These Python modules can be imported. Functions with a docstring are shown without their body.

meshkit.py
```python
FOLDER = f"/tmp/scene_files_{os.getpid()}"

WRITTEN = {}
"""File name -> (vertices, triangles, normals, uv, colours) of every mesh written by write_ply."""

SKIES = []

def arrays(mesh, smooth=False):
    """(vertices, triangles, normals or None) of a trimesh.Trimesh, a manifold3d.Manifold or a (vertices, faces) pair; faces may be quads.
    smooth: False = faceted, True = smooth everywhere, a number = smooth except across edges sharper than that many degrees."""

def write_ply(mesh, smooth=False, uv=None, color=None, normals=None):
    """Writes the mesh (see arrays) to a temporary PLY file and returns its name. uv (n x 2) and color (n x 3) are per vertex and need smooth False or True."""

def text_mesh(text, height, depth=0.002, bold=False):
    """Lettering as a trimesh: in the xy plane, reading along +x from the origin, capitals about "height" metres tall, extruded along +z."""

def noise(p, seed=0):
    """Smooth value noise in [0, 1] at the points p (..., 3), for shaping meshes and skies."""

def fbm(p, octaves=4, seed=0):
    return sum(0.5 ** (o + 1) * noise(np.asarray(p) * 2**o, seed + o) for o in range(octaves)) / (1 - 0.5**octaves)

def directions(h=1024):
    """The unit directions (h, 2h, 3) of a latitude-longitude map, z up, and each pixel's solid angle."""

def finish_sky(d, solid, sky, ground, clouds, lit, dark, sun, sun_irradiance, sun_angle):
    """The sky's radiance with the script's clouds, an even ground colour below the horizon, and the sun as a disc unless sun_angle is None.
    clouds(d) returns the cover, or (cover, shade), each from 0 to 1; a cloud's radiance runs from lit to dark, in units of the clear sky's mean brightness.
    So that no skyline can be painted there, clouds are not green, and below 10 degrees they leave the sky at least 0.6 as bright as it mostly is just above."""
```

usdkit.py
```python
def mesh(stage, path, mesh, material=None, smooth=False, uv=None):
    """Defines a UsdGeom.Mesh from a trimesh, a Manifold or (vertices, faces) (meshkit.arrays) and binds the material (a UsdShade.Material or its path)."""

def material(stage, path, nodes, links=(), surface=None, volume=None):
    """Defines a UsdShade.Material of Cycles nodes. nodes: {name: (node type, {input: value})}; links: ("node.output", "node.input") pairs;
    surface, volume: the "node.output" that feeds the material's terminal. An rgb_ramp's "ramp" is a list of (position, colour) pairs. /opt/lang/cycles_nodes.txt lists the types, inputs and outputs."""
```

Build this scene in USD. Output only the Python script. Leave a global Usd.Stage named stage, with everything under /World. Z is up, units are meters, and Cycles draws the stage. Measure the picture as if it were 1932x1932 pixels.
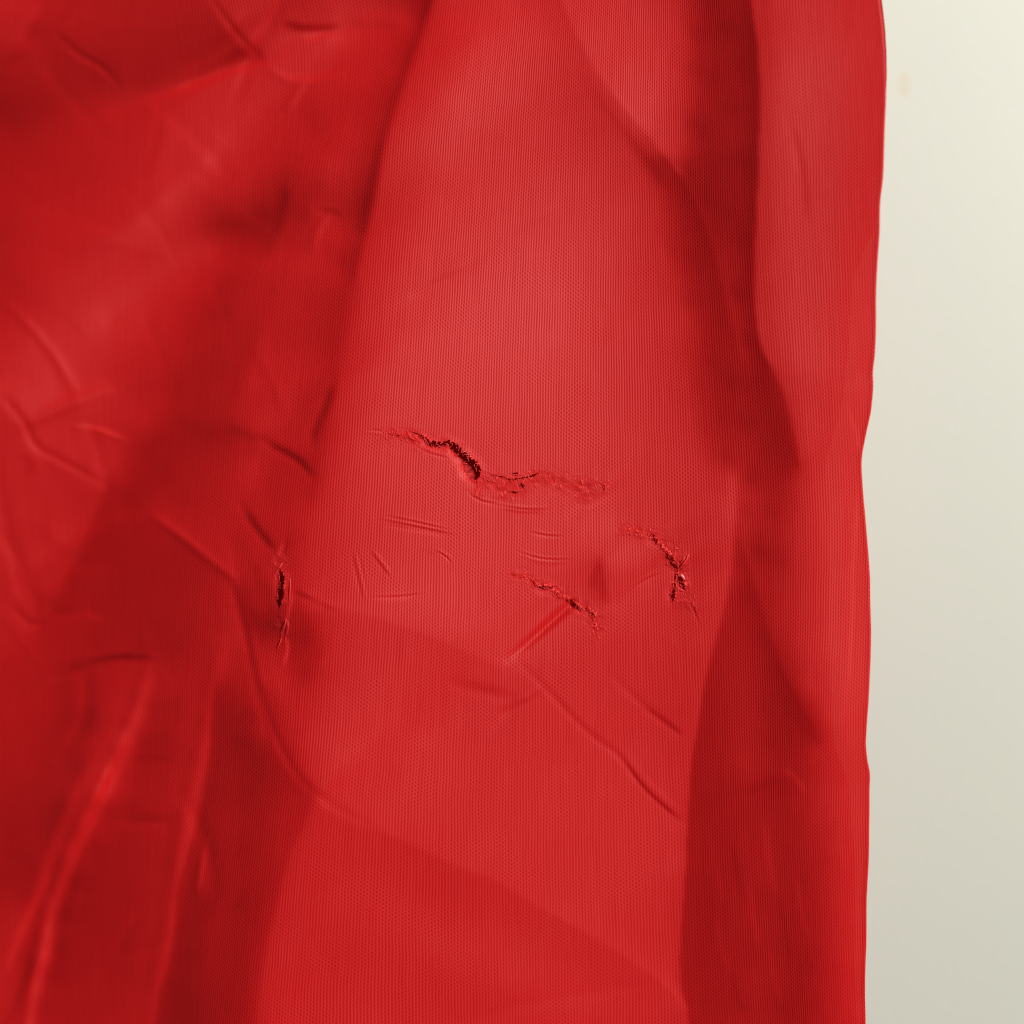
import math, random
import numpy as np, trimesh
from scipy import ndimage
from pxr import Usd, UsdGeom, UsdLux, UsdShade, Sdf, Gf, Vt
import usdkit, meshkit

stage = Usd.Stage.CreateInMemory()
UsdGeom.SetStageUpAxis(stage, UsdGeom.Tokens.z)
UsdGeom.SetStageMetersPerUnit(stage, 1.0)
world = UsdGeom.Xform.Define(stage, '/World')
stage.SetDefaultPrim(world.GetPrim())
rng = np.random.default_rng(7)

# ---- camera: held level, 30 cm in front of the cloth, about 20 cm of it in view ----
DIST, SPAN = 0.30, 0.20
UM = SPAN / 1932.0                               # metres per plan unit
cam = UsdGeom.Camera.Define(stage, '/World/camera')
cam.AddTranslateOp().Set(Gf.Vec3d(0, -DIST, 0))
cam.AddRotateXOp().Set(90.0)
cam.CreateHorizontalApertureAttr(20.0)
cam.CreateVerticalApertureAttr(20.0)
cam.CreateFocalLengthAttr(20.0 * DIST / SPAN)
cam.CreateClippingRangeAttr(Gf.Vec2f(0.01, 20))
cam.CreateFocusDistanceAttr(DIST - 0.002)
cam.CreateFStopAttr(3.3)
cam.CreateExposureAttr(0.0)

# ---- light: one soft lamp up to the right on the viewer's side, and the dim even light of the room ----
LAMP_DIR = np.array([.56, -.43, .71])            # plan axes: right, down, towards the viewer
LAMP_DIR /= np.linalg.norm(LAMP_DIR)
LAMP_R, LAMP_POWER, ROOM = 1.25, 152.0, 0.014
lamp_at = Gf.Vec3d(*(LAMP_R * np.array([LAMP_DIR[0], -LAMP_DIR[2], -LAMP_DIR[1]])))
lamp = UsdLux.RectLight.Define(stage, '/World/lamp')
look = Gf.Matrix4d().SetLookAt(lamp_at, Gf.Vec3d(0, 0, 0), Gf.Vec3d(0, 0, 1)).GetInverse()
lamp.AddTransformOp().Set(look)
lamp.CreateWidthAttr(0.16)
lamp.CreateHeightAttr(0.16)
lamp.CreateIntensityAttr(LAMP_POWER / (0.16 * 0.16) * 0.05)
lamp.CreateColorAttr(Gf.Vec3f(1.0, .965, .88))
dome = UsdLux.DomeLight.Define(stage, '/World/room_light')
usdkit.material(stage, '/World/Looks/room_light', {"b": ("background_shader", {"color": (1.0, .96, .88), "strength": ROOM})}, surface="b.background")
UsdShade.MaterialBindingAPI.Apply(dome.GetPrim()).Bind(UsdShade.Material.Get(stage, '/World/Looks/room_light'))


def tag(prim, label=None, category=None, kind=None, group=None):
    for k, v in (('label', label), ('category', category), ('kind', kind), ('group', group)):
        if v:
            prim.SetCustomDataByKey(k, v)


def place(x, y, z):                              # plan point and height towards the viewer, all in plan units -> metres
    k = (DIST - z * UM) / DIST
    return np.stack([(x - 966) * UM * k, -z * UM, (966 - y) * UM * k], -1)


# ---- materials ----
def cloth_material(path, weave):
    red, dark = (.83, .012, .017), (.65, .004, .006)
    nodes = {
        "uv": ("texture_coordinate", {}), "sep": ("separate_xyz", {}),
        "ru": ("noise_texture", {"scale": .05, "detail": 3.0}),                  # warp threads wander a little
        "w1": ("math", {"math_type": "subtract", "value2": .5}), "w2": ("math", {"math_type": "multiply_add", "value2": .9}),
        "u2": ("math", {"math_type": "multiply", "value2": 2 * math.pi}), "cu": ("math", {"math_type": "cosine"}),
        "u1": ("math", {"math_type": "multiply", "value2": math.pi}), "su": ("math", {"math_type": "sine"}),
        "v1": ("math", {"math_type": "multiply", "value2": math.pi}), "sv": ("math", {"math_type": "sine"}),
        "chk": ("math", {"math_type": "multiply"}),
        "big": ("noise_texture", {"scale": .045, "detail": 2.0}),                # patches where the weft shows and patches where it does not
        "bm": ("map_range", {"from_min": .38, "from_max": .62, "to_min": .2, "to_max": .85, "clamp": True}),
        "lm": ("map_range", {"from_min": .38, "from_max": .62, "to_min": 1.0, "to_max": .65, "clamp": True}),
        "chk2": ("math", {"math_type": "multiply"}), "ln": ("math", {"math_type": "multiply"}), "h0": ("math", {"math_type": "add"}),
        "fray": ("attribute", {"attribute": "fray"}),
        "keep": ("math", {"math_type": "subtract", "value1": 1.0}), "h1": ("math", {"math_type": "multiply"}),
        "slub": ("mapping", {"scale": (.8, .03, 1)}), "slubn": ("noise_texture", {"scale": 1.0, "detail": 3.0}),
        "s1": ("math", {"math_type": "multiply_add", "value2": 1.2}),
        "fz": ("noise_texture", {"scale": .9, "detail": 4.0}), "fz1": ("math", {"math_type": "multiply"}), "h2": ("math", {"math_type": "multiply_add", "value2": 1.6}),
        "bump": ("bump", {"strength": 1.0, "distance": .013e-3}),
        "cr": ("map_range", {"from_min": -.4, "from_max": 2.0, "to_min": 0.0, "to_max": 1.0, "clamp": True}),
        "col": ("mix_color", {"a": dark, "b": red}),
        "sp": ("map_range", {"from_min": -.8, "from_max": 1.4, "to_min": .25, "to_max": .8, "clamp": True}),
        "rg": ("map_range", {"to_min": .58, "to_max": .9}),
        "p": ("principled_bsdf", {"roughness": .56, "specular_ior_level": .5, "diffuse_roughness": .4}),
        "tr": ("translucent_bsdf", {"color": (.85, .006, .005)}),
        "mx": ("mix_closure", {"fac": .27}),
        "open": ("transparent_bsdf", {"color": (1, .75, .65)}), "mo": ("mix_closure", {"fac": .012}),
    }
    links = [("uv.UV", "sep.vector"), ("uv.UV", "ru.vector"), ("ru.fac", "w1.value1"), ("w1.value", "w2.value1"), ("sep.x", "w2.value3"),
             ("w2.value", "u2.value1"), ("u2.value", "cu.value1"), ("w2.value", "u1.value1"), ("u1.value", "su.value1"),
             ("sep.y", "v1.value1"), ("v1.value", "sv.value1"), ("su.value", "chk.value1"), ("sv.value", "chk.value2"),
             ("uv.UV", "big.vector"), ("big.fac", "bm.value"), ("big.fac", "lm.value"),
             ("chk.value", "chk2.value1"), ("bm.result", "chk2.value2"), ("cu.value", "ln.value1"), ("lm.result", "ln.value2"),
             ("chk2.value", "h0.value1"), ("ln.value", "h0.value2"),
             ("uv.UV", "slub.vector"), ("slub.vector", "slubn.vector"), ("slubn.fac", "s1.value1"), ("h0.value", "s1.value3"),
             ("fray.fac", "keep.value2"), ("s1.value", "h1.value1"), ("keep.value", "h1.value2"),
             ("uv.UV", "fz.vector"), ("fz.fac", "fz1.value1"), ("fray.fac", "fz1.value2"), ("fz1.value", "h2.value1"), ("h1.value", "h2.value3"),
             ("h2.value", "bump.height"), ("h1.value", "cr.value"), ("cr.result", "col.fac"),
             ("h1.value", "sp.value"), ("sp.result", "p.specular_ior_level"), ("fray.fac", "rg.value"), ("rg.result", "p.roughness"), ("bump.normal", "p.normal"), ("col.result", "p.base_color"),
             ("p.BSDF", "mx.closure1"), ("tr.BSDF", "mx.closure2"), ("mx.closure", "mo.closure1"), ("open.BSDF", "mo.closure2")]
    if not weave:
        keep = ("p", "tr", "mx")
        nodes = {k: nodes[k] for k in keep}
        nodes["p"][1]["base_color"] = (.95, .05, .05)
        return usdkit.material(stage, path, nodes, links[-4:-2], surface="mx.closure")
    return usdkit.material(stage, path, nodes, links, surface="mo.closure")


M_LINING = cloth_material('/World/Looks/red_lining', True)
M_YARN = cloth_material('/World/Looks/red_yarn', False)
M_GLINT = usdkit.material(stage, '/World/Looks/painted_glint', {"p": ("principled_bsdf", {"base_color": (.85, .45, .42), "roughness": .4})}, surface="p.BSDF")  # whitish pink that stands for a glint
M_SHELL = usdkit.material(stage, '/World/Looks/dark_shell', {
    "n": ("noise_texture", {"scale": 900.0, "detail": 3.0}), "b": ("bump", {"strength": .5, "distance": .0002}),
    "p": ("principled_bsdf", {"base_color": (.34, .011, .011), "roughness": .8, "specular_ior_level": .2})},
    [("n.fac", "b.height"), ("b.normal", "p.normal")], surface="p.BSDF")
M_WALL = usdkit.material(stage, '/World/Looks/white_paint', {
    "t": ("geometry", {}), "n": ("noise_texture", {"scale": 14.0, "detail": 3.0}),
    "c": ("rgb_ramp", {"ramp": [(.3, (.56, .577, .538)), (.7, (.575, .588, .54))]}),
    "m": ("mapping", {"location": (-.0893, 0, -.0974), "scale": (1, 0, 1)}), "m2": ("mapping", {"rotation": (0, .25, 0), "scale": (480, 1, 250)}), "len": ("gradient_texture", {"gradient_type": "spherical"}),
    "sm": ("map_range", {"from_min": 0.0, "from_max": .5, "to_min": 0.0, "to_max": .32, "clamp": True}),
    "mix": ("mix_color", {"b": (.55, .45, .30)}),
    "n2": ("noise_texture", {"scale": 420.0, "detail": 3.0}), "b": ("bump", {"strength": .15, "distance": .0002}),
    "p": ("principled_bsdf", {"roughness": .55, "specular_ior_level": .3})},
    [("t.position", "n.vector"), ("n.fac", "c.fac"), ("t.position", "m.vector"), ("m.vector", "m2.vector"), ("m2.vector", "len.vector"), ("len.fac", "sm.value"),
     ("sm.result", "mix.fac"), ("c.color", "mix.a"), ("mix.result", "p.base_color"), ("t.position", "n2.vector"), ("n2.fac", "b.height"), ("b.normal", "p.normal")], surface="p.BSDF")

# ---- the wall behind ----
WALL_Y = 0.050
wx0, wx1, wz0, wz1, wt = -.40, .30, -.40, .40, .02
wall = usdkit.mesh(stage, '/World/wall', trimesh.creation.box(bounds=[[wx0, WALL_Y, wz0], [wx1, WALL_Y + wt, wz1]]), M_WALL)
tag(wall.GetPrim(), 'plain off-white painted wall behind the red cloth, with a faint smudge', 'wall', 'structure')

# ---- painted light and shade of the lining, dark to bright, turned into its shape ----
# plan coordinates: 1932 units across the part in view, x to the right, y downwards; one unit is about 0.1 mm
SP, P0, P1 = 3.25, -170.0, 2105.0                 # grid step and extent of the plan
NG = int((P1 - P0) / SP) + 1
EDGES, SPOTS, STROKES = [], [], []


def edge(pts, a, b, w=1.0):                      # brightness on both sides of a crease: drawn downwards a = left, b = right; drawn rightwards a = below, b = above
    EDGES.append((np.array(pts, float), a, b, w))


def spots(*rows):                                # (x, y, brightness)
    SPOTS.extend(rows)


def stroke(pts, width, amp, taper=True):         # brightness added or taken along a line: folds, dents and broader lifts
    STROKES.append((np.array(pts, float), width, amp, taper))


RIM = np.array([(-220, 1648), (-60, 1654), (0, 1660), (50, 1666), (100, 1671), (150, 1672), (200, 1671), (267, 1669), (333, 1666), (383, 1661), (433, 1660), (483, 1656), (567, 1653), (644, 1652), (671, 1651), (704, 1647), (727, 1648), (777, 1643), (817, 1635), (857, 1627), (877, 1625), (900, 1626), (927, 1628), (971, 1633), (1044, 1638), (1094, 1642), (1177, 1643), (1245, 1643), (1288, 1641), (1355, 1636), (1405, 1634), (1435, 1637), (1458, 1641.5), (1475, 1641), (1488, 1640), (1538, 1641), (1588, 1640), (1688, 1636), (1788, 1634), (1888, 1632), (1932, 1633), (2150, 1630)], float)

# left panel, upper part (lies further back, loosely crumpled)
spots((5, 5, .5), (60, 18, .52), (0, 60, .4), (45, 80, .42), (10, 112, .12), (70, 60, .1), (85, 75, .12), (40, 105, .1), (0, 200, 0), (30, 225, 0), (70, 205, .04), (110, 185, .1), (60, 150, .15), (110, 85, .22), (190, 120, .04), (215, 150, .08), (160, 110, .13),
      (250, 60, .2), (330, 70, .17), (390, 40, .2), (300, 130, .16), (360, 100, .17), (440, 90, .15), (280, 160, .12), (200, 50, .22), (150, 20, .25), (470, 40, .38), (520, 20, .38), (450, 20, .35), (500, 70, .48), (560, 90, .55), (530, 110, .55), (600, 20, .4), (640, 10, .5), (580, 25, .38), (635, 70, .66), (600, 72, .6),
      (60, 290, .16), (0, 300, .1), (120, 280, .25), (170, 250, .3), (215, 215, .35), (215, 280, .37), (255, 240, .4), (180, 330, .3), (60, 340, .25), (130, 350, .28), (30, 390, .2), (110, 400, .33), (0, 440, .1), (0, 500, .12), (40, 500, .35), (90, 470, .45), (60, 430, .3),
      (480, 220, .62), (430, 260, .66), (400, 300, .68), (330, 345, .66), (310, 375, .66), (270, 420, .62), (220, 440, .52), (170, 480, .5), (520, 190, .55), (400, 210, .5), (340, 200, .45), (440, 150, .45), (350, 260, .52), (330, 300, .55), (110, 520, .48), (60, 560, .4), (160, 560, .5), (190, 605, .6), (100, 620, .5), (20, 560, .25), (30, 620, .4), (60, 640, .55),
      (500, 300, .42), (450, 340, .5), (560, 250, .4), (600, 150, .5), (580, 200, .32), (600, 240, .25), (570, 130, .6), (620, 190, .4), (640, 230, .36), (560, 300, .25), (540, 330, .1), (540, 370, 0), (500, 400, 0), (490, 430, 0), (450, 420, .01), (420, 420, .05), (400, 430, .15), (560, 400, .05), (590, 350, .2), (580, 430, .3), (600, 400, .4), (630, 300, .4), (625, 440, .5), (640, 350, .35),
      (360, 450, .35), (330, 480, .45), (300, 500, .42), (400, 480, .42), (350, 540, .42), (440, 480, .2), (430, 540, .12), (410, 590, .08), (380, 635, .15), (450, 600, .25), (500, 500, .36), (480, 560, .3), (560, 500, .44), (590, 480, .45), (550, 580, .38), (600, 560, .28), (620, 600, .22), (250, 560, .5), (310, 600, .42), (260, 640, .48))
edge([(400, 0), (435, 50), (470, 90), (495, 108)], .16, .42, .8)
edge([(280, 178), (350, 158), (420, 130), (495, 108)], .56, .14, .5)
edge([(300, 190), (300, 240), (285, 290), (270, 335)], .33, .52, .4)
edge([(20, 124), (70, 80), (105, 62), (170, 0)], .36, .1, .5)
edge([(105, 62), (150, 105), (200, 130), (220, 160)], .06, .2, .5)
stroke([(525, 38), (560, 50), (600, 53), (645, 47)], 12, -.32)
stroke([(560, 66), (600, 66), (650, 60)], 12, .14)
stroke([(300, 178), (380, 152), (440, 128), (500, 112)], 14, .22)
stroke([(540, 205), (560, 180), (575, 150)], 10, .14)
stroke([(500, 125), (560, 160), (640, 130)], 10, .12)
stroke([(600, 392), (622, 394), (648, 406)], 6, -.25)
stroke([(590, 470), (600, 430), (625, 400)], 9, .12)

# left panel, middle
spots((100, 690, .58), (160, 690, .5), (200, 660, .5), (30, 690, .5), (10, 730, .58), (60, 780, .62), (110, 755, .6), (180, 720, .52), (240, 700, .4), (0, 800, .4), (20, 850, .42), (150, 790, .38), (120, 780, .42), (60, 830, .42), (240, 780, .42), (270, 790, .45), (230, 760, .35), (250, 735, .3),
      (150, 850, .5), (200, 860, .48), (110, 835, .44), (220, 830, .4), (215, 895, .42), (60, 900, .42), (100, 930, .45), (150, 900, .38), (40, 960, .46), (110, 1000, .45), (60, 1050, .42), (170, 950, .3), (30, 1100, .38), (80, 1100, .34), (40, 1160, .36), (10, 1200, .34), (80, 1150, .28),
      (270, 720, .25), (300, 760, .36), (330, 800, .08), (350, 800, .04), (370, 810, .02), (400, 815, .05), (430, 822, .1), (280, 850, .04), (300, 830, .03), (300, 880, 0), (260, 900, .02), (240, 930, 0), (200, 980, .01), (180, 1020, .02), (160, 1060, .03), (140, 1100, .03), (110, 1135, .02), (200, 1060, .05), (230, 1020, .06), (225, 985, .1), (260, 950, .05), (245, 1060, .1), (190, 1090, .1),
      (350, 740, .15), (390, 760, .12), (420, 700, .14), (360, 690, .18), (310, 690, .25), (440, 740, .2), (400, 670, .2), (480, 720, .34), (510, 680, .38), (470, 780, .3), (540, 730, .4), (560, 700, .38), (520, 790, .42), (490, 800, .42), (600, 690, .34),
      (350, 880, .14), (400, 880, .2), (440, 880, .3), (475, 880, .42), (470, 910, .4), (350, 940, .15), (400, 950, .25), (440, 960, .3), (520, 930, .22), (520, 880, .25), (560, 920, .3), (560, 960, .35), (500, 980, .28), (330, 970, .25), (440, 1040, .32), (400, 1000, .28), (370, 1100, .12), (320, 1050, .12), (300, 1010, .13), (280, 1080, .12), (330, 1130, .12), (300, 1180, .06), (260, 1140, .1), (350, 1170, .15), (390, 1140, .22), (410, 1200, .36), (420, 1250, .35), (370, 1240, .22), (430, 1090, .36), (400, 1290, .36), (350, 1280, .24), (330, 1220, .14),
      (20, 1240, .26), (60, 1220, .26), (90, 1190, .18), (150, 1160, .2), (180, 1190, .1), (230, 1190, .1), (60, 1270, .24), (20, 1290, .22), (140, 1220, .16), (200, 1220, .1), (270, 1220, .08), (270, 1270, .3), (120, 1290, .05))
edge([(0, 742), (25, 770), (50, 802), (66, 845)], .42, .58, .4)
edge([(66, 845), (110, 865), (160, 890), (200, 915)], .38, .5, .6)
edge([(45, 802), (90, 778), (150, 755), (200, 735)], .4, .6, .4)
edge([(290, 975), (340, 1010), (395, 1055), (440, 1090)], .12, .32, .7)
edge([(210, 895), (185, 945), (165, 1000), (140, 1060), (105, 1120)], .4, .05, .3)
edge([(437, 1105), (452, 1150), (463, 1200), (473, 1260), (485, 1320), (505, 1390)], .36, .02, .8)
stroke([(135, 808), (165, 806), (195, 814), (235, 830)], 8, .25)
stroke([(35, 855), (50, 865), (62, 880), (40, 898)], 10, -.14)
stroke([(492, 830), (530, 850), (565, 868), (592, 905)], 11, -.3)
stroke([(628, 715), (612, 770), (592, 810), (585, 840)], 12, -.26)
stroke([(455, 955), (480, 995), (518, 1040)], 12, -.26)
stroke([(420, 800), (460, 815), (500, 835)], 14, -.12)
stroke([(105, 1276), (150, 1254), (200, 1243), (245, 1240), (285, 1246)], 12, -.22)
stroke([(20, 1120), (60, 1185), (110, 1150), (150, 1155)], 10, -.08)
stroke([(150, 1150), (170, 1158), (190, 1172)], 10, .1)

# left panel, lower part: two long narrow pleats
spots((50, 1380, .2), (100, 1330, .2), (30, 1330, .24), (110, 1400, .1), (40, 1450, .2), (90, 1480, .12), (40, 1520, .12), (20, 1560, .06), (90, 1560, .05), (40, 1620, .04), (60, 1640, .06), (10, 1660, .06), (0, 1600, .08), (130, 1345, .02), (140, 1440, .01), (110, 1520, .01), (100, 1540, .03), (170, 1360, .03),
      (260, 1290, .4), (245, 1340, .46), (228, 1390, .56), (205, 1455, .7), (190, 1490, .66), (160, 1545, .46), (130, 1600, .42), (105, 1650, .38), (88, 1700, .36), (78, 1750, .34), (70, 1800, .36), (60, 1860, .35), (45, 1932, .4), (290, 1330, .18), (270, 1400, .15), (230, 1460, .2), (210, 1530, .1), (180, 1600, .06), (300, 1290, .25),
      (135, 1660, 0), (120, 1720, 0), (115, 1790, .0), (95, 1840, .03), (85, 1900, .1), (160, 1660, .03), (160, 1740, .06), (210, 1620, .1), (200, 1680, .09), (240, 1700, .08), (230, 1760, .06), (200, 1800, .12), (160, 1830, .14), (240, 1830, .14), (200, 1900, .2), (240, 1920, .24), (130, 1900, .18), (300, 1620, .16), (280, 1680, .14), (290, 1400, .12), (320, 1400, .14), (250, 1520, .1), (270, 1440, .16), (300, 1480, .17), (240, 1590, .14), (330, 1330, .2), (330, 1450, .2),
      (375, 1330, .38), (365, 1400, .36), (352, 1460, .36), (348, 1510, .3), (335, 1570, .26), (322, 1640, .22), (322, 1700, .26), (310, 1760, .26), (300, 1830, .25), (285, 1880, .28), (270, 1932, .3), (30, 1750, .36), (20, 1800, .36), (10, 1870, .36), (40, 1720, .34), (50, 1690, .12), (0, 1920, .34), (45, 1800, .12), (20, 1900, .36))
edge([(405, 1290), (398, 1330), (394, 1420), (385, 1470), (370, 1560), (352, 1610), (328, 1690), (332, 1730), (315, 1830), (296, 1870), (290, 1950), (285, 2100)], .34, .03, 1)
stroke([(0, 1850), (25, 1790), (45, 1740), (72, 1680), (100, 1640)], 11, .2)
stroke([(120, 1640), (165, 1540), (200, 1470), (232, 1390), (250, 1320)], 22, .1)
stroke([(600, 1660), (880, 1800), (1200, 1900)], 100, .15)
stroke([(135, 1480), (160, 1440), (180, 1400)], 18, -.06)
stroke([(105, 1790), (125, 1710), (150, 1620), (200, 1520), (226, 1450)], 18, -.08)
stroke([(370, 1690), (378, 1650), (388, 1590)], 7, .15)
stroke([(240, 1554), (270, 1546), (310, 1548)], 10, -.1)
stroke([(240, 1430), (290, 1424), (330, 1436)], 10, -.08)

# dark steep side of the big ridge, bottom left
spots((440, 1400, 0), (420, 1500, 0), (400, 1600, .02), (390, 1700, .01), (370, 1800, 0), (360, 1900, 0), (340, 1932, 0), (460, 1500, .01), (450, 1600, .05), (450, 1700, .07), (430, 1800, .08), (440, 1900, .1), (480, 1450, .02), (510, 1500, .14), (500, 1560, .16), (480, 1640, .16), (470, 1740, .14), (455, 1850, .13), (540, 1550, .28), (525, 1600, .28), (550, 1510, .26), (460, 1400, 0), (470, 1350, .03), (350, 1950, 0), (330, 1860, 0))
edge([(595, 1500), (572, 1560), (545, 1610), (530, 1660), (518, 1720), (500, 1780), (488, 1840), (482, 1930), (478, 2100)], .22, .38, .6)
edge([(470, 1230), (482, 1300), (500, 1360), (520, 1410), (555, 1462), (600, 1505)], .12, .3, .5)

# round the small tear on the ridge
spots((560, 1040, .34), (600, 1000, .42), (580, 1100, .4), (610, 1110, .5), (550, 1010, .3), (490, 1080, .28), (500, 1030, .25), (480, 1130, .3), (460, 1080, .34), (490, 1140, .28), (505, 1165, .06), (515, 1180, .03), (495, 1185, .1), (480, 1200, .3), (478, 1220, .4), (500, 1240, .42), (490, 1270, .45), (520, 1290, .4), (520, 1240, .3), (550, 1140, .22), (560, 1170, .12), (570, 1200, .1), (560, 1240, .18), (575, 1270, .14), (555, 1290, .25), (590, 1230, .18), (540, 1330, .3), (560, 1380, .3), (530, 1380, .25), (570, 1440, .3), (545, 1420, .2), (600, 1160, .3), (600, 1450, .42))
stroke([(534, 1020), (524, 1048), (510, 1066)], 6, .3)
stroke([(545, 1005), (538, 1040), (532, 1058)], 4, -.2)
stroke([(516, 1100), (522, 1070), (535, 1060)], 5, .2)
stroke([(548, 1106), (550, 1130), (541, 1160), (538, 1190)], 5, .28)
stroke([(528, 1210), (540, 1200), (542, 1232), (530, 1258)], 6, .3)
stroke([(548, 1112), (570, 1120), (610, 1140), (640, 1152)], 9, -.2)

# long shadowed crease that parts the left panel from the middle panel
edge([(822, -180), (815, 0), (796, 50), (777, 100), (748, 180), (724, 255), (708, 370), (688, 450), (668, 530)], .08, .42, 1)
edge([(668, 530), (650, 610), (632, 700), (618, 780), (604, 860), (592, 940)], .2, .3, .5)
spots((760, 40, .5), (720, 80, .48), (700, 30, .52), (740, 130, .35), (690, 150, .45), (660, 90, .55), (700, 220, .3), (660, 250, .42), (690, 300, .25), (650, 330, .35), (680, 400, .16), (650, 430, .36), (660, 500, .12), (630, 520, .38), (640, 560, .2), (780, 60, .28), (690, 380, .1), (625, 640, .2))
stroke([(818, -20), (790, 70), (755, 165), (730, 235), (700, 330), (680, 430)], 16, -.14, False)
stroke([(650, 50), (700, 44), (760, 48)], 12, -.08)

# middle panel
spots((850, 30, .66), (830, 120, .55), (800, 200, .5), (780, 300, .52), (750, 420, .5), (720, 520, .48), (700, 600, .48), (690, 700, .5), (660, 780, .42), (640, 850, .4), (640, 950, .5), (620, 1040, .48), (720, 800, .68), (690, 850, .66), (670, 950, .62), (650, 1050, .6), (640, 1120, .55),
      (960, 20, .85), (910, 60, .86), (890, 130, .84), (860, 200, .78), (840, 300, .74), (820, 380, .7), (800, 480, .7), (770, 560, .66), (760, 650, .68), (750, 740, .72), (980, 120, .68), (950, 200, .66), (950, 300, .64), (930, 400, .66), (1010, 60, .7), (1030, 150, .58), (1000, 250, .62), (1050, 250, .55), (1020, 350, .62), (1080, 330, .56), (900, 300, .66), (880, 420, .67), (880, 560, .72), (1000, 480, .72), (950, 560, .75), (1050, 560, .76), (1040, 640, .86), (1000, 700, .84), (900, 660, .76), (850, 700, .74), (1100, 500, .62), (1150, 400, .52), (1120, 300, .46), (1180, 500, .54), (1120, 600, .7), (1180, 620, .62), (1120, 720, .72), (1200, 700, .58), (1220, 560, .5), (1240, 480, .4), (1230, 400, .36), (1200, 340, .36), (1250, 620, .5), (1265, 540, .36), (1275, 470, .22), (1280, 600, .4),
      (1050, 130, .5), (1090, 180, .42), (1130, 240, .36), (1090, 60, .68), (1140, 80, .7), (1180, 140, .74), (1160, 30, .66), (1220, 60, .64), (1230, 180, .72), (1210, 230, .76), (1265, 60, .52), (1270, 150, .5), (1280, 260, .36), (1260, 280, .5), (1300, 40, .28), (1310, 130, .22), (1310, 230, .16), (1320, 60, .16), (1240, 120, .66), (1300, 320, .12))
edge([(1040, -190), (1050, -20), (1078, 50), (1110, 110), (1148, 165), (1180, 208), (1215, 248)], .42, .74, .8)
edge([(1215, 248), (1250, 290), (1280, 330)], .24, .56, .35)
edge([(1250, 290), (1290, 342), (1320, 400), (1345, 470), (1362, 540), (1380, 610), (1396, 680)], .06, .17, .5)
stroke([(1100, 100), (1150, 165), (1210, 235)], 14, .07)
stroke([(1090, 130), (1150, 215), (1220, 300), (1270, 370)], 22, -.1)
stroke([(780, 555), (840, 520), (885, 500), (945, 455), (1010, 412), (1062, 378)], 6, -.3)
stroke([(885, 494), (945, 449), (1010, 406), (1062, 372)], 4, .12)
stroke([(770, 560), (830, 530), (880, 508)], 10, -.08)

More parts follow.
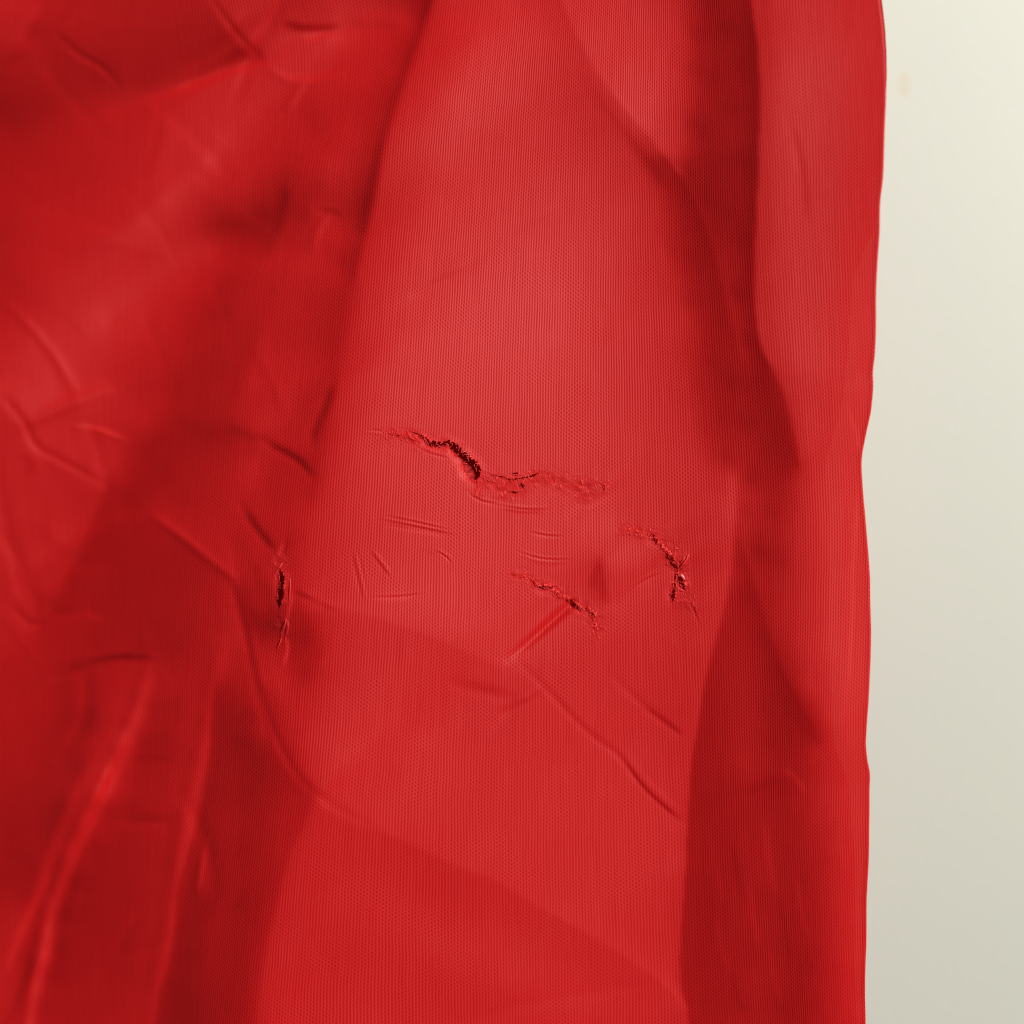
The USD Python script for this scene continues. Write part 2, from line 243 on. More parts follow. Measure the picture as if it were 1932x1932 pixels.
# middle panel, round the tears
spots((900, 760, .8), (980, 760, .82), (850, 800, .78), (800, 780, .76), (1060, 780, .76), (1130, 820, .7), (1060, 860, .72), (1000, 850, .78), (920, 830, .78), (1180, 820, .62), (1230, 780, .54), (1270, 720, .44), (1290, 800, .42), (1260, 860, .5), (1210, 900, .52), (1300, 880, .42), (1190, 960, .5), (1260, 940, .46), (1320, 940, .36), (1330, 800, .24), (1320, 720, .26), (1300, 660, .3),
      (820, 870, .82), (870, 900, .88), (780, 880, .76), (730, 900, .72), (860, 950, .8), (780, 950, .74), (720, 960, .7), (960, 1000, .74), (1040, 960, .74), (1100, 1000, .74), (900, 1020, .74), (830, 1050, .72), (760, 1080, .7), (900, 1100, .72), (960, 1050, .7), (1060, 1060, .66), (1000, 1120, .66), (840, 1130, .74), (740, 1120, .74), (700, 1100, .7), (680, 1060, .62), (930, 1170, .74), (870, 1180, .76), (1140, 980, .74), (1160, 1040, .62), (1200, 1060, .62), (1180, 1100, .6), (1220, 1120, .6), (1160, 1150, .66), (1250, 1170, .54), (1260, 1100, .5), (1120, 1180, .62), (1060, 1200, .6), (1200, 1180, .62), (1290, 1230, .42), (1300, 1180, .38), (1330, 1100, .4), (1345, 1150, .42), (1320, 1050, .34), (1350, 1040, .34), (1340, 980, .3), (1320, 1200, .5), (1240, 1030, .52), (1210, 1010, .55))
edge([(590, 1135), (650, 1148), (700, 1160), (745, 1178), (790, 1190), (840, 1212), (900, 1235), (945, 1262)], .5, .67, .6)
spots((620, 1180, .38), (660, 1190, .46), (720, 1210, .5), (800, 1240, .54), (660, 1240, .48), (720, 1280, .54), (620, 1240, .36), (600, 1300, .34), (640, 1320, .48), (700, 1340, .56), (780, 1300, .54), (860, 1270, .5), (920, 1290, .5), (600, 1400, .44), (640, 1420, .56), (700, 1440, .62), (980, 1280, .55), (1040, 1260, .6), (1060, 1300, .62), (1120, 1260, .6))
stroke([(717, 981), (750, 990), (800, 998), (860, 1010)], 4, -.24)
stroke([(715, 988), (750, 997), (800, 1004), (850, 1014)], 4, .16)
stroke([(733, 976), (790, 990), (850, 1003)], 4, -.18)
stroke([(664, 1034), (670, 1065), (680, 1100), (685, 1135)], 4, -.3)
stroke([(670, 1034), (677, 1065), (687, 1100), (691, 1135)], 4, .24)
stroke([(697, 1038), (715, 1062), (732, 1086)], 5, -.28)
stroke([(703, 1034), (722, 1058), (740, 1082)], 5, .16)
stroke([(700, 1128), (730, 1130), (780, 1124)], 8, .12)
stroke([(800, 1040), (830, 1044), (845, 1060)], 5, -.12)

# middle panel, lower part
spots((800, 1400, .68), (720, 1480, .62), (860, 1460, .66), (900, 1510, .64), (1000, 1460, .68), (960, 1540, .64), (1060, 1540, .64), (1000, 1620, .62), (1120, 1620, .58), (1060, 1680, .56), (1160, 1700, .54), (940, 1600, .66), (840, 1560, .66), (760, 1540, .64), (680, 1500, .6), (880, 1380, .58), (940, 1380, .6), (820, 1330, .56), (1000, 1380, .62), (1100, 1400, .64), (1080, 1340, .66), (1140, 1340, .6), (1200, 1420, .58), (1160, 1500, .62), (1230, 1540, .58), (1200, 1600, .56), (1260, 1640, .54), (1270, 1480, .48), (1240, 1440, .52), (1280, 1420, .4), (1200, 1280, .56), (1240, 1320, .45), (1270, 1300, .4), (1290, 1340, .34), (1240, 1740, .5), (1270, 1560, .54), (1290, 1620, .5), (1220, 1780, .5), (1270, 1800, .46),
      (620, 1560, .46), (580, 1620, .42), (640, 1620, .46), (560, 1700, .42), (620, 1700, .48), (540, 1800, .46), (600, 1800, .46), (700, 1660, .5), (700, 1720, .42), (760, 1640, .48), (800, 1680, .42), (860, 1680, .4), (840, 1740, .36), (780, 1760, .36), (920, 1720, .48), (940, 1760, .48), (1000, 1760, .44), (1000, 1820, .38), (900, 1820, .36), (860, 1880, .46), (940, 1870, .36), (760, 1840, .42), (700, 1860, .48), (620, 1880, .48), (540, 1890, .5), (540, 1940, .5), (700, 1930, .52), (840, 1930, .46), (1080, 1800, .42), (1060, 1850, .4), (1140, 1840, .4), (1200, 1860, .42), (980, 1930, .5), (1080, 1920, .5), (1160, 1910, .5), (1220, 1900, .5), (1200, 1940, .46), (1255, 1880, .42), (1285, 1940, .3), (1255, 1920, .4))
edge([(600, 1505), (644, 1530), (700, 1558), (744, 1578), (800, 1603), (844, 1625), (890, 1643), (927, 1655), (970, 1682), (1011, 1708), (1080, 1745), (1144, 1781), (1211, 1825), (1262, 1863), (1290, 1905)], .43, .64, .8)
edge([(880, 1932), (944, 1905), (1000, 1892), (1050, 1882), (1110, 1874), (1170, 1862), (1230, 1856)], .52, .38, .5)
stroke([(1160, 1415), (1182, 1440), (1211, 1482), (1250, 1518), (1292, 1553)], 7, -.4)
stroke([(1170, 1408), (1220, 1472), (1290, 1535)], 9, .12)
stroke([(1040, 1300), (1090, 1370), (1160, 1420)], 14, -.09)
stroke([(950, 1348), (970, 1330), (1000, 1314)], 7, -.26)
stroke([(850, 1290), (900, 1300), (960, 1316)], 14, -.16)
stroke([(1205, 1325), (1250, 1355), (1292, 1390)], 9, -.22)

# shaded valley to the right of the middle panel and the outer fold
edge([(1408, -190), (1414, 0), (1428, 80), (1431, 133), (1431, 220), (1430, 300), (1424, 433), (1422, 567), (1426, 620), (1436, 660), (1452, 690)], .0, .36, 1)
edge([(1452, 690), (1478, 742), (1492, 800), (1508, 880)], .07, .36, .35)
spots((1340, 0, .08), (1370, 50, .02), (1400, 120, 0), (1380, 200, .01), (1350, 150, .08), (1330, 250, .1), (1350, 300, .06), (1400, 300, 0), (1330, 370, .1), (1370, 400, .02), (1405, 450, 0), (1350, 440, .08), (1390, 550, .01), (1340, 520, .12), (1310, 480, .14), (1310, 560, .2), (1360, 600, .08), (1400, 640, .01), (1350, 680, .12), (1385, 720, .02), (1430, 720, .03), (1440, 760, .06), (1410, 800, 0), (1370, 780, .1), (1450, 820, .08), (1470, 880, .12), (1420, 900, 0), (1375, 860, .12), (1360, 920, .24), (1400, 960, .03), (1450, 960, .1), (1490, 950, .26), (1495, 1000, .3), (1430, 1040, .05), (1470, 1060, .18), (1510, 1060, .36), (1500, 1150, .32), (1520, 1200, .4), (1480, 1180, .26), (1525, 1290, .38), (1400, 1060, .02), (1415, 1120, .01), (1440, 1200, .02), (1470, 1270, .05), (1500, 1330, .06), (1390, 1130, .06), (1370, 1200, .12), (1350, 1260, .13), (1400, 1220, .1), (1420, 1280, .1), (1380, 1290, .14), (1340, 1320, .14), (1440, 1330, .06), (1400, 1360, .12), (1360, 1400, .13), (1450, 1400, .05))
edge([(1392, 1010), (1412, 1070), (1431, 1127), (1455, 1210), (1488, 1287), (1521, 1348), (1545, 1395)], .04, .19, .35)
edge([(1386, 900), (1388, 960), (1382, 1020), (1375, 1094), (1356, 1177), (1338, 1240), (1326, 1290), (1314, 1371), (1302, 1440), (1299, 1480), (1295, 1555), (1291, 1655), (1284, 1740), (1280, 1810), (1284, 1870), (1300, 1932), (1310, 2100)], .42, .12, .9)
for _l, _v in (([(1442, -160), (1447, 150), (1444, 400), (1446, 620)], .36), ([(1470, -160), (1472, 200), (1468, 450), (1472, 640)], .54), ([(1502, -160), (1508, 200), (1500, 450), (1505, 690)], .6), ([(1552, -160), (1555, 200), (1548, 450), (1552, 700)], .55),
               ([(1605, -160), (1612, 200), (1600, 450), (1596, 700)], .45), ([(1645, -160), (1654, 200), (1644, 420), (1636, 700)], .4),
               ([(1520, 760), (1540, 900), (1562, 1060), (1572, 1240)], .57), ([(1565, 740), (1585, 900), (1592, 1060), (1598, 1290), (1605, 1400)], .5), ([(1612, 760), (1612, 900), (1624, 1060), (1626, 1250), (1618, 1400)], .47)):
    edge(_l, _v, _v, .12)
spots((1570, 1340, .42), (1570, 1400, .34), (1540, 1420, .28), (1510, 1400, .14))
stroke([(1490, 220), (1508, 280), (1520, 350), (1524, 430)], 10, -.16)
stroke([(1475, 210), (1492, 270), (1504, 340)], 12, .08)
stroke([(1622, 870), (1616, 940), (1609, 1044), (1606, 1177), (1600, 1287), (1592, 1350)], 7, .16)
stroke([(1596, 760), (1606, 790), (1618, 830), (1622, 860)], 8, .14)
stroke([(1632, 700), (1618, 720), (1596, 740)], 12, .08)
spots((1340, 1440, .14), (1330, 1520, .1), (1400, 1440, .14), (1380, 1500, .06), (1420, 1560, .08), (1350, 1600, .12), (1330, 1700, .1), (1400, 1640, .06), (1440, 1700, .04), (1380, 1760, .08), (1330, 1800, .12), (1420, 1800, .03), (1460, 1780, .06), (1350, 1880, .12), (1330, 1930, .16), (1420, 1900, .04), (1480, 1900, .03), (1440, 1940, .06), (1460, 1480, .06), (1500, 1460, .14), (1440, 1500, .06), (1480, 1540, .12), (1470, 1600, .1), (1510, 1520, .22), (1530, 1480, .25), (1520, 1580, .2), (1510, 1660, .14), (1500, 1740, .12), (1520, 1820, .1), (1530, 1890, .14), (1540, 1560, .26), (1560, 1500, .34), (1560, 1620, .26), (1550, 1720, .22), (1560, 1820, .22), (1570, 1900, .26), (1590, 1500, .42), (1590, 1600, .38), (1590, 1700, .34), (1590, 1800, .32), (1600, 1900, .32), (1620, 1480, .38), (1620, 1550, .44), (1618, 1640, .4), (1615, 1720, .4), (1622, 1800, .44), (1624, 1900, .46))
stroke([(1398, 1500), (1425, 1487), (1450, 1474), (1478, 1462)], 10, -.12)
stroke([(1470, 1448), (1500, 1462), (1520, 1500)], 10, .08)
for _x, _y, _l, _a in ((1340, 1560, 150, .05), (1380, 1580, 130, -.05), (1440, 1540, 160, .05), (1410, 1660, 140, .05), (1350, 1720, 120, .05), (1470, 1680, 150, -.05), (1500, 1640, 140, .05), (1450, 1780, 120, .05), (1380, 1820, 110, -.05)):
    stroke([(_x, _y), (_x + 8, _y + _l * .5), (_x + 26, _y + _l)], 9, _a)


_r = random.Random(4)
for _k in range(44):                             # fine crumples that run on across the loose left panel
    _x, _y, _a, _l = _r.uniform(-20, 600), _r.uniform(-20, 1950), _r.choice([-.6, -.45, .5, .9, 1.2, 2.0]) + _r.gauss(0, .15), _r.uniform(120, 300) if _k % 2 else _r.uniform(200, 480)
    _b = _r.gauss(0, .25)
    _q = [(_x + _l * k * math.cos(_a + _b * k), _y + _l * k * math.sin(_a + _b * k)) for k in (-.5, -.2, .15, .5)]
    if all(u < 690 - v * .09 for u, v in _q):
        _s = _r.choice([-1, 1]) * _r.uniform(.05, .12)
        _w = _r.uniform(13, 24)
        stroke(_q, _w, _s)
        stroke([(u + _w * .9, v + _w * .5) for u, v in _q], _w * 1.1, -_s * .7)


def resample(pts, step):
    d = np.r_[0, np.cumsum(np.hypot(*np.diff(pts, axis=0).T))]
    t = np.linspace(0, d[-1], max(3, int(d[-1] / step) + 1))
    return np.c_[np.interp(t, d, pts[:, 0]), np.interp(t, d, pts[:, 1])], t / d[-1]


def smooth_line(pts, step):                      # polyline rounded by corner cutting
    for _ in range(2):
        q = np.empty((2 * len(pts), 2))
        q[0], q[-1] = pts[0], pts[-1]
        q[1:-1:2], q[2:-1:2] = pts[:-1] * .75 + pts[1:] * .25, pts[:-1] * .25 + pts[1:] * .75
        pts = q
    return resample(pts, step)


def tone_map():
    n = NG
    wsum, tsum = np.zeros((n, n)), np.zeros((n, n))

    def put(x, y, t, w):
        i, j = np.rint((y - P0) / SP).astype(int), np.rint((x - P0) / SP).astype(int)
        ok = (i >= 0) & (i < n) & (j >= 0) & (j < n)
        np.add.at(wsum, (i[ok], j[ok]), w)
        np.add.at(tsum, (i[ok], j[ok]), w * t)

    g = np.arange(-4, 5) * SP
    gx, gy = [a.ravel() for a in np.meshgrid(g, g)]
    near = np.hypot(gx, gy) < 14
    for x, y, t in SPOTS:
        put(x + gx[near], y + gy[near], t, .12)
    cut = np.ones((n, n))
    for pts, a, b, w in EDGES:
        q, _ = smooth_line(pts, SP * .5)
        d = np.gradient(q, axis=0)
        d /= np.linalg.norm(d, axis=1)[:, None]
        nx, ny = d[:, 1], -d[:, 0]
        for k in (1.0, 1.8):
            put(q[:, 0] + nx * SP * k, q[:, 1] + ny * SP * k, b, .5 * w)
            put(q[:, 0] - nx * SP * k, q[:, 1] - ny * SP * k, a, .5 * w)
    from scipy import sparse
    from scipy.sparse.linalg import spsolve
    one = sparse.diags([-np.ones(n - 1), np.ones(n - 1)], [0, 1], (n - 1, n))
    lap = sparse.kron(one.T @ one, sparse.identity(n)) + sparse.kron(sparse.identity(n), one.T @ one)
    t = spsolve((lap + sparse.diags(wsum.ravel() + 1e-6)).tocsc(), tsum.ravel() + .4e-6).reshape(n, n)
    t = ndimage.gaussian_filter(t, .75)
    yy, xx = np.mgrid[0:n, 0:n] * SP + P0
    from scipy.spatial import cKDTree
    for pts, width, amp, taper in STROKES:
        q, s = smooth_line(pts, 2.0)
        m = 3 * width
        i0, i1 = (np.array([q[:, 1].min() - m, q[:, 1].max() + m]) - P0) / SP
        j0, j1 = (np.array([q[:, 0].min() - m, q[:, 0].max() + m]) - P0) / SP
        sl = np.s_[max(0, int(i0)):int(i1) + 2, max(0, int(j0)):int(j1) + 2]
        d, k = cKDTree(q).query(np.c_[xx[sl].ravel(), yy[sl].ravel()])
        f = np.clip(np.minimum(s, 1 - s) * 4, 0, 1) if taper else np.ones_like(s)
        f = f * f * (3 - 2 * f)
        t[sl] += (amp * f[k] * np.exp(-(d / (width * .62)) ** 2)).reshape(xx[sl].shape)
    seam = np.interp(yy, [-200, 0, 250, 500, 700, 860, 1000, 1150, 1260, 1400, 1500, 1620, 1750, 1932, 2140], [850, 820, 727, 677, 640, 604, 575, 545, 500, 540, 590, 540, 505, 480, 470])
    right = 1 / (1 + np.exp(-(xx - seam) / 10))
    w = np.clip((t - .08) / .3, 0, 1)
    fuller = t + (w * w * (3 - 2 * w)) * ((1 - np.exp(-1.4 * np.maximum(t, 0))) / (1 - np.exp(-1.4)) - t)
    fuller = np.where(fuller > .52, .52 + .72 * (fuller - .52), fuller)
    livelier = .245 + (t + (ndimage.gaussian_filter(t, 1.0) - t) / (1 + np.exp((yy - 1050) / 60)) - .27) * 1.42
    return np.clip(right * fuller + (1 - right) * livelier, -.25, 1.1)


# ---- heights: tilt the facets until the lamp gives the painted brightness ----
def solve_heights(t):
    from scipy import sparse
    from scipy.sparse.linalg import splu
    n = NG
    yy, xx = np.mgrid[0:n, 0:n] * SP + P0
    pos = np.stack([(xx - 966) * UM, (yy - 966) * UM, 0 * xx], -1)
    to = LAMP_DIR * LAMP_R - pos
    r = np.linalg.norm(to, axis=-1)
    L = to / r[..., None]
    want = (TONE_LO + TONE_K * t) * (r / LAMP_R) ** 2
    eye, one = sparse.identity(n), sparse.diags([-np.ones(n - 1), np.ones(n - 1)], [0, 1], (n - 1, n)).tolil()
    D = sparse.lil_matrix((n, n))
    D[:-1] = one
    D[-1, -2:] = [-1, 1]
    D = D.tocsr() / SP
    Dx, Dy = sparse.kron(eye, D).tocsr(), sparse.kron(D, eye).tocsr()
    d = LAMP_DIR[:2] / np.linalg.norm(LAMP_DIR[:2])
    A, B = Dx * d[0] + Dy * d[1], Dx * -d[1] + Dy * d[0]
    lam, mu = .12, 2e-7
    lu = splu((A.T @ A + lam * (B.T @ B) + mu * sparse.identity(n * n)).tocsc())
    lxy = np.hypot(L[..., 0], L[..., 1])
    s = (want - L[..., 2]) / lxy
    e = xx * -d[1] + yy * d[0]
    ramp = .05 * e - .15 * 60 * np.logaddexp(0, (1250 - e) / 60)
    for k in range(5):
        h = lu.solve(A.T @ (-s.ravel())).reshape(n, n) + ramp
        hx, hy = (Dx @ h.ravel()).reshape(n, n), (Dy @ h.ravel()).reshape(n, n)
        got = (L[..., 2] - hx * L[..., 0] - hy * L[..., 1]) / np.sqrt(1 + hx ** 2 + hy ** 2)
        err = ndimage.gaussian_filter(want - got, .8)
        s = s + .8 * err
    return h - h[int((900 - P0) / SP), int((1000 - P0) / SP)]


TONE_LO, TONE_K = .24, .675

# ---- the tears (plan units; half widths) ----
Q = .644


def tear(rows):
    return np.array(rows, float) * [Q, Q, Q]


TEARS = {                                        # openings, each a line with a half width along it
    'wide': 1.0 * np.array([1, 1, 1.5]) * tear([(1208, 1266, 1), (1232, 1275, 2.5), (1249, 1287, 4), (1257, 1297, 5.5), (1276, 1303, 5), (1297, 1303, 4), (1315, 1297, 5), (1332, 1312, 8), (1348, 1328, 8), (1367, 1345, 9.5), (1379, 1364, 14), (1388, 1384, 14), (1392, 1398, 9), (1394, 1408, 2)]),
    'thin': tear([(1440, 1389, .5), (1455, 1394, 1.0), (1470, 1397, 1.6), (1489, 1404, 2.2), (1510, 1404, 1.2), (1526, 1401, 1.4), (1551, 1397, 2.6), (1566, 1391, 2.6), (1579, 1384, .9)]),
    'thin_b': tear([(1504, 1388, 1.8), (1513, 1386, 2.6), (1518, 1389, 1.5)]),
    'thin_c': tear([(1526, 1418, 3), (1533, 1424, 4.5), (1535, 1430, 2)]),
    'thin_d': tear([(1496, 1441, 1.2), (1508, 1443, 2.2), (1520, 1441, 1)]),
    'vee': tear([(1560, 1704, 1.5), (1568, 1712, 2.6), (1574, 1716, 1)]),
    'vee_b': tear([(1580, 1720, 2.5), (1592, 1719, 4.6), (1606, 1720, 4.6), (1617, 1719, 3)]),
    'vee_c': tear([(1676, 1762, 1), (1686, 1770, 3.4), (1697, 1779, 4.4), (1706, 1786, 2)]),
    'vee_d': tear([(1722, 1780, 2), (1730, 1790, 3.4), (1738, 1802, 5), (1741, 1808, 2)]),
    'right': tear([(1984, 1681, 3), (1990, 1694, 8), (1998, 1708, 11), (2003, 1720, 7), (2004, 1726, 2)]),
    'right_b': tear([(1977, 1709, 3), (1976, 1722, 6), (1973, 1740, 6.5), (1971, 1754, 4), (1971, 1759, 1)]),
    'right_c': tear([(1914, 1571, 2), (1919, 1580, 4), (1925, 1588, 2.5)]),
    'right_d': tear([(1975, 1642, 1), (1982, 1650, 3), (1988, 1657, 1)]),
    'slit': tear([(821, 1672, 2), (826, 1690, 8), (825, 1712, 8.5), (823, 1738, 8), (820, 1762, 6), (819, 1778, 1.5)]),
    'flap': tear([(1768, 1420, 1.5), (1771, 1426, 3), (1769, 1431, 1)]),
}
FRAYS = [(1150, 1272, 30), (1185, 1275, 30), (1220, 1285, 32), (1260, 1300, 34), (1300, 1300, 30), (1340, 1320, 30), (1375, 1360, 34), (1395, 1395, 36), (1420, 1410, 34),
         (1450, 1415, 36), (1480, 1425, 40), (1510, 1425, 40), (1540, 1415, 36), (1575, 1400, 34), (1610, 1405, 34), (1650, 1415, 34), (1690, 1425, 36), (1730, 1422, 34), (1765, 1420, 24), (1705, 1455, 26), (1400, 1440, 22), (1480, 1455, 24),
         (1505, 1685, 20), (1530, 1690, 24), (1560, 1705, 24), (1600, 1720, 28), (1640, 1740, 26), (1680, 1765, 32), (1710, 1785, 34), (1740, 1810, 34), (1748, 1840, 26), (1745, 1860, 20),
         (1830, 1550, 24), (1860, 1555, 28), (1890, 1560, 28), (1920, 1575, 30), (1950, 1600, 32), (1975, 1635, 34), (1995, 1670, 32), (2000, 1710, 30), (1980, 1745, 28), (2010, 1760, 30),
         (820, 1640, 30), (823, 1700, 30), (820, 1760, 30), (825, 1830, 34)]

# dents and curled lips round the tears
for a in (
        [[(1131, 1036), (1124, 1072), (1114, 1100), (1106, 1118)], 16, -.1], [[(1131, 1040), (1134, 1072), (1136, 1108), (1140, 1150)], 18, -.12], [[(1150, 1090), (1156, 1130), (1150, 1160)], 9, .12],
        [[(939, 955), (961, 961), (992, 964), (1030, 963)], 6, -.3], [[(930, 948), (965, 954), (1000, 957)], 6, .16],
        [[(1080, 911), (1110, 910), (1146, 914)], 8, -.24], [[(1088, 950), (1110, 936), (1138, 920)], 13, -.22], [[(1100, 962), (1130, 946), (1150, 930)], 8, .14],
        [[(1250, 1040), (1268, 1056), (1290, 1074)], 15, -.42], [[(1230, 1000), (1234, 1012), (1242, 1024)], 8, -.34],
        [[(1168, 994), (1195, 997), (1216, 1008)], 6, .24], [[(1172, 1003), (1195, 1009), (1220, 1018)], 6, -.22], [[(1240, 1030), (1258, 1036), (1285, 1044)], 7, .14],
        [[(734, 822), (760, 820), (774, 828), (786, 840)], 5, -.32], [[(738, 815), (762, 813), (780, 820)], 6, .2], [[(770, 838), (790, 850), (830, 858)], 7, -.1],
        [[(845, 866), (866, 886), (882, 908), (895, 920)], 12, .2], [[(905, 880), (915, 900), (910, 920)], 8, -.14],
        [[(935, 905), (965, 912), (1000, 908)], 8, -.2], [[(930, 926), (955, 932), (990, 926)], 10, -.16], [[(1000, 900), (1040, 900), (1075, 906)], 8, -.08],
        [[(960, 1085), (985, 1092), (1010, 1100)], 7, .16], [[(1010, 1118), (1045, 1124)], 8, .12], [[(1045, 1112), (1070, 1130), (1090, 1146)], 9, -.2], [[(1115, 1160), (1130, 1172), (1132, 1190)], 8, -.14], [[(1118, 1186), (1126, 1200)], 8, .12],
        [[(975, 1042), (1005, 1058), (1045, 1062), (1080, 1056)], 6, -.13], [[(975, 1036), (1005, 1051), (1045, 1055)], 5, .12], [[(1140, 1160), (1190, 1110), (1240, 1080)], 12, .07],
        [[(1270, 1150), (1300, 1140), (1320, 1160)], 12, -.14]):
    stroke(*a)

stroke([(1385, -190), (1385, 0), (1385, 300), (1390, 640), (1420, 960)], 75, .11, False)
stroke([(1375, 960), (1400, 1150), (1420, 1400), (1430, 1960)], 110, .12, False)
stroke([(440, 1330), (425, 1600), (385, 1960)], 60, .09)
spots((1124, 1076, .36), (1114, 1098, .36), (1128, 1100, .34), (1105, 1116, .4), (1122, 1118, .38), (1136, 1124, .38))
TONE = tone_map()
HEIGHT = solve_heights(TONE)


def pleat(pts, rise, wide):                      # a long narrow fold standing up (or sunk) along a line
    from scipy.spatial import cKDTree
    global HEIGHT
    q, s = smooth_line(np.array(pts, float), 2.0)
    yy, xx = np.mgrid[0:NG, 0:NG] * SP + P0
    d, k = cKDTree(q).query(np.c_[xx.ravel(), yy.ravel()], distance_upper_bound=4 * wide)
    ok = np.isfinite(d)
    f = np.sin(np.pi * np.clip(s, 0, 1)) ** .6
    out = np.zeros(xx.size)
    out[ok] = rise * f[k[ok]] * np.exp(-(d[ok] / wide) ** 2)
    HEIGHT = HEIGHT + out.reshape(xx.shape)


pleat([(285, 1230), (262, 1320), (225, 1420), (170, 1530), (115, 1640), (78, 1760), (40, 1960), (20, 2090)], 9, 15)
pleat([(430, 1150), (398, 1300), (378, 1420), (345, 1540), (325, 1700), (298, 1830), (270, 2000)], 3.5, 17)
pleat([(95, 1282), (150, 1254), (200, 1243), (245, 1240), (300, 1250)], -3, 9)
pleat([(225, 1556), (270, 1546), (325, 1550)], -2.2, 10)
pleat([(100, 1440), (140, 1400), (165, 1340), (160, 1260)], -3.5, 14)
pleat([(432, 1090), (465, 1210), (495, 1330), (540, 1440), (600, 1508), (720, 1568)], -1.6, 9)
pleat([(370, 1690), (378, 1640), (388, 1580)], 1.6, 7)
pleat([(485, 825), (530, 850), (568, 870), (596, 910)], -2, 9)
pleat([(450, 945), (480, 995), (520, 1044)], -2, 9)
for _line, _rise, _wide in (
        ([(0, 150), (20, 124), (70, 80), (105, 62), (170, -20)], 2.5, 8), ([(100, 58), (150, 105), (200, 130), (228, 170)], -2.5, 8), ([(390, -15), (435, 50), (470, 90), (500, 115)], -2.5, 8),
        ([(265, 184), (350, 158), (420, 130), (510, 105)], 3.5, 11), ([(495, 122), (560, 160), (650, 138)], 2, 9), ([(-10, 735), (25, 770), (50, 802), (66, 845), (110, 865), (210, 922)], -3, 9), ([(30, 810), (90, 778), (150, 755), (210, 730)], 3.5, 13),
        ([(130, 808), (165, 806), (195, 814), (240, 832)], 2.5, 6), ([(280, 968), (340, 1010), (395, 1055), (450, 1098)], 2.5, 9), ([(585, 480), (600, 430), (630, 395)], 2, 9), ([(535, 210), (560, 180), (580, 145)], 2, 9), ([(632, 705), (612, 770), (592, 810), (582, 850)], -3, 9),
        ([(302, 185), (300, 240), (285, 290), (265, 345)], -2, 11), ([(520, 545), (450, 600), (375, 650)], -2.5, 13), ([(0, 560), (90, 650), (150, 750)], 2, 10), ([(60, 440), (170, 470), (290, 400), (420, 260)], 3, 22), ([(10, 1130), (60, 1188), (110, 1152), (160, 1152)], -2, 10),
        ([(970, 1240), (1040, 1310), (1110, 1385), (1177, 1431), (1211, 1485), (1298, 1558)], -1.2, 7), ([(1150, 1270), (1211, 1331), (1298, 1395)], -.9, 8), ([(938, 1350), (970, 1332), (1024, 1308)], -1.3, 7), ([(770, 560), (885, 497), (945, 452), (1070, 372)], -1.5, 6), ([(845, 1288), (900, 1298), (975, 1320)], -1.6, 10)):
    pleat(_line, _rise * .8, _wide)
HEIGHT_SOFT = ndimage.gaussian_filter(HEIGHT, 8.6)


def spline(z, x, y, order=3):
    return ndimage.map_coordinates(z, [(y - P0) / SP, (x - P0) / SP], order=order, mode='nearest')


def rim(y):
    return ndimage.gaussian_filter1d(np.interp(np.arange(-260, 2200), RIM[:, 0], RIM[:, 1]), 6)[np.clip(np.rint(y + 260).astype(int), 0, 2459)] + .5 * np.sin(y / 23.0)


def steps(spans, coarse, fine):
    out, x = [spans[0]], spans[0]
    while x < spans[1]:
        x += fine if any(a - 3 <= x <= b + 3 for a, b in spans[2]) else coarse if -60 < x < 2000 else 4 * coarse
        out.append(x)
    return np.array(out)


ROLL = 2.6
cols = steps((-520, 1460, [(508, 558), (735, 1325)]), 3.6, 1.15)
rows = steps((-420, 2350, [(795, 1240)]), 3.6, 1.15)
edge_f = np.sin(np.linspace(0, 1, 66)[1:] * np.pi / 2) * .5 + np.linspace(0, 1, 66)[1:] * .5
Y = np.repeat(rows[:, None], len(cols) + len(edge_f), 1)
xr = rim(rows)[:, None]
X = np.hstack([np.repeat(cols[None], len(rows), 0), cols[-1] + edge_f[None] * (xr - cols[-1])])
Z = spline(HEIGHT, X, Y)
q = np.clip((X - (xr - ROLL)) / ROLL, 0, 1)
Z -= ROLL * (1 - np.sqrt(1 - q * q))


def near_line(line, x, y):                       # distance to a tear's line, its half width there, and which side (+ above)
    best, hw, side = np.full(x.shape, 1e9), np.zeros(x.shape), np.ones(x.shape)
    for (ax, ay, aw), (bx, by, bw) in zip(line[:-1], line[1:]):
        dx, dy = bx - ax, by - ay
        f = np.clip(((x - ax) * dx + (y - ay) * dy) / (dx * dx + dy * dy), 0, 1)
        d = np.hypot(x - ax - f * dx, y - ay - f * dy)
        m = d < best
        best = np.where(m, d, best)
        hw = np.where(m, aw + f * (bw - aw), hw)
        side = np.where(m, np.sign((x - ax) * dy - (y - ay) * dx), side)
    return best, hw, side


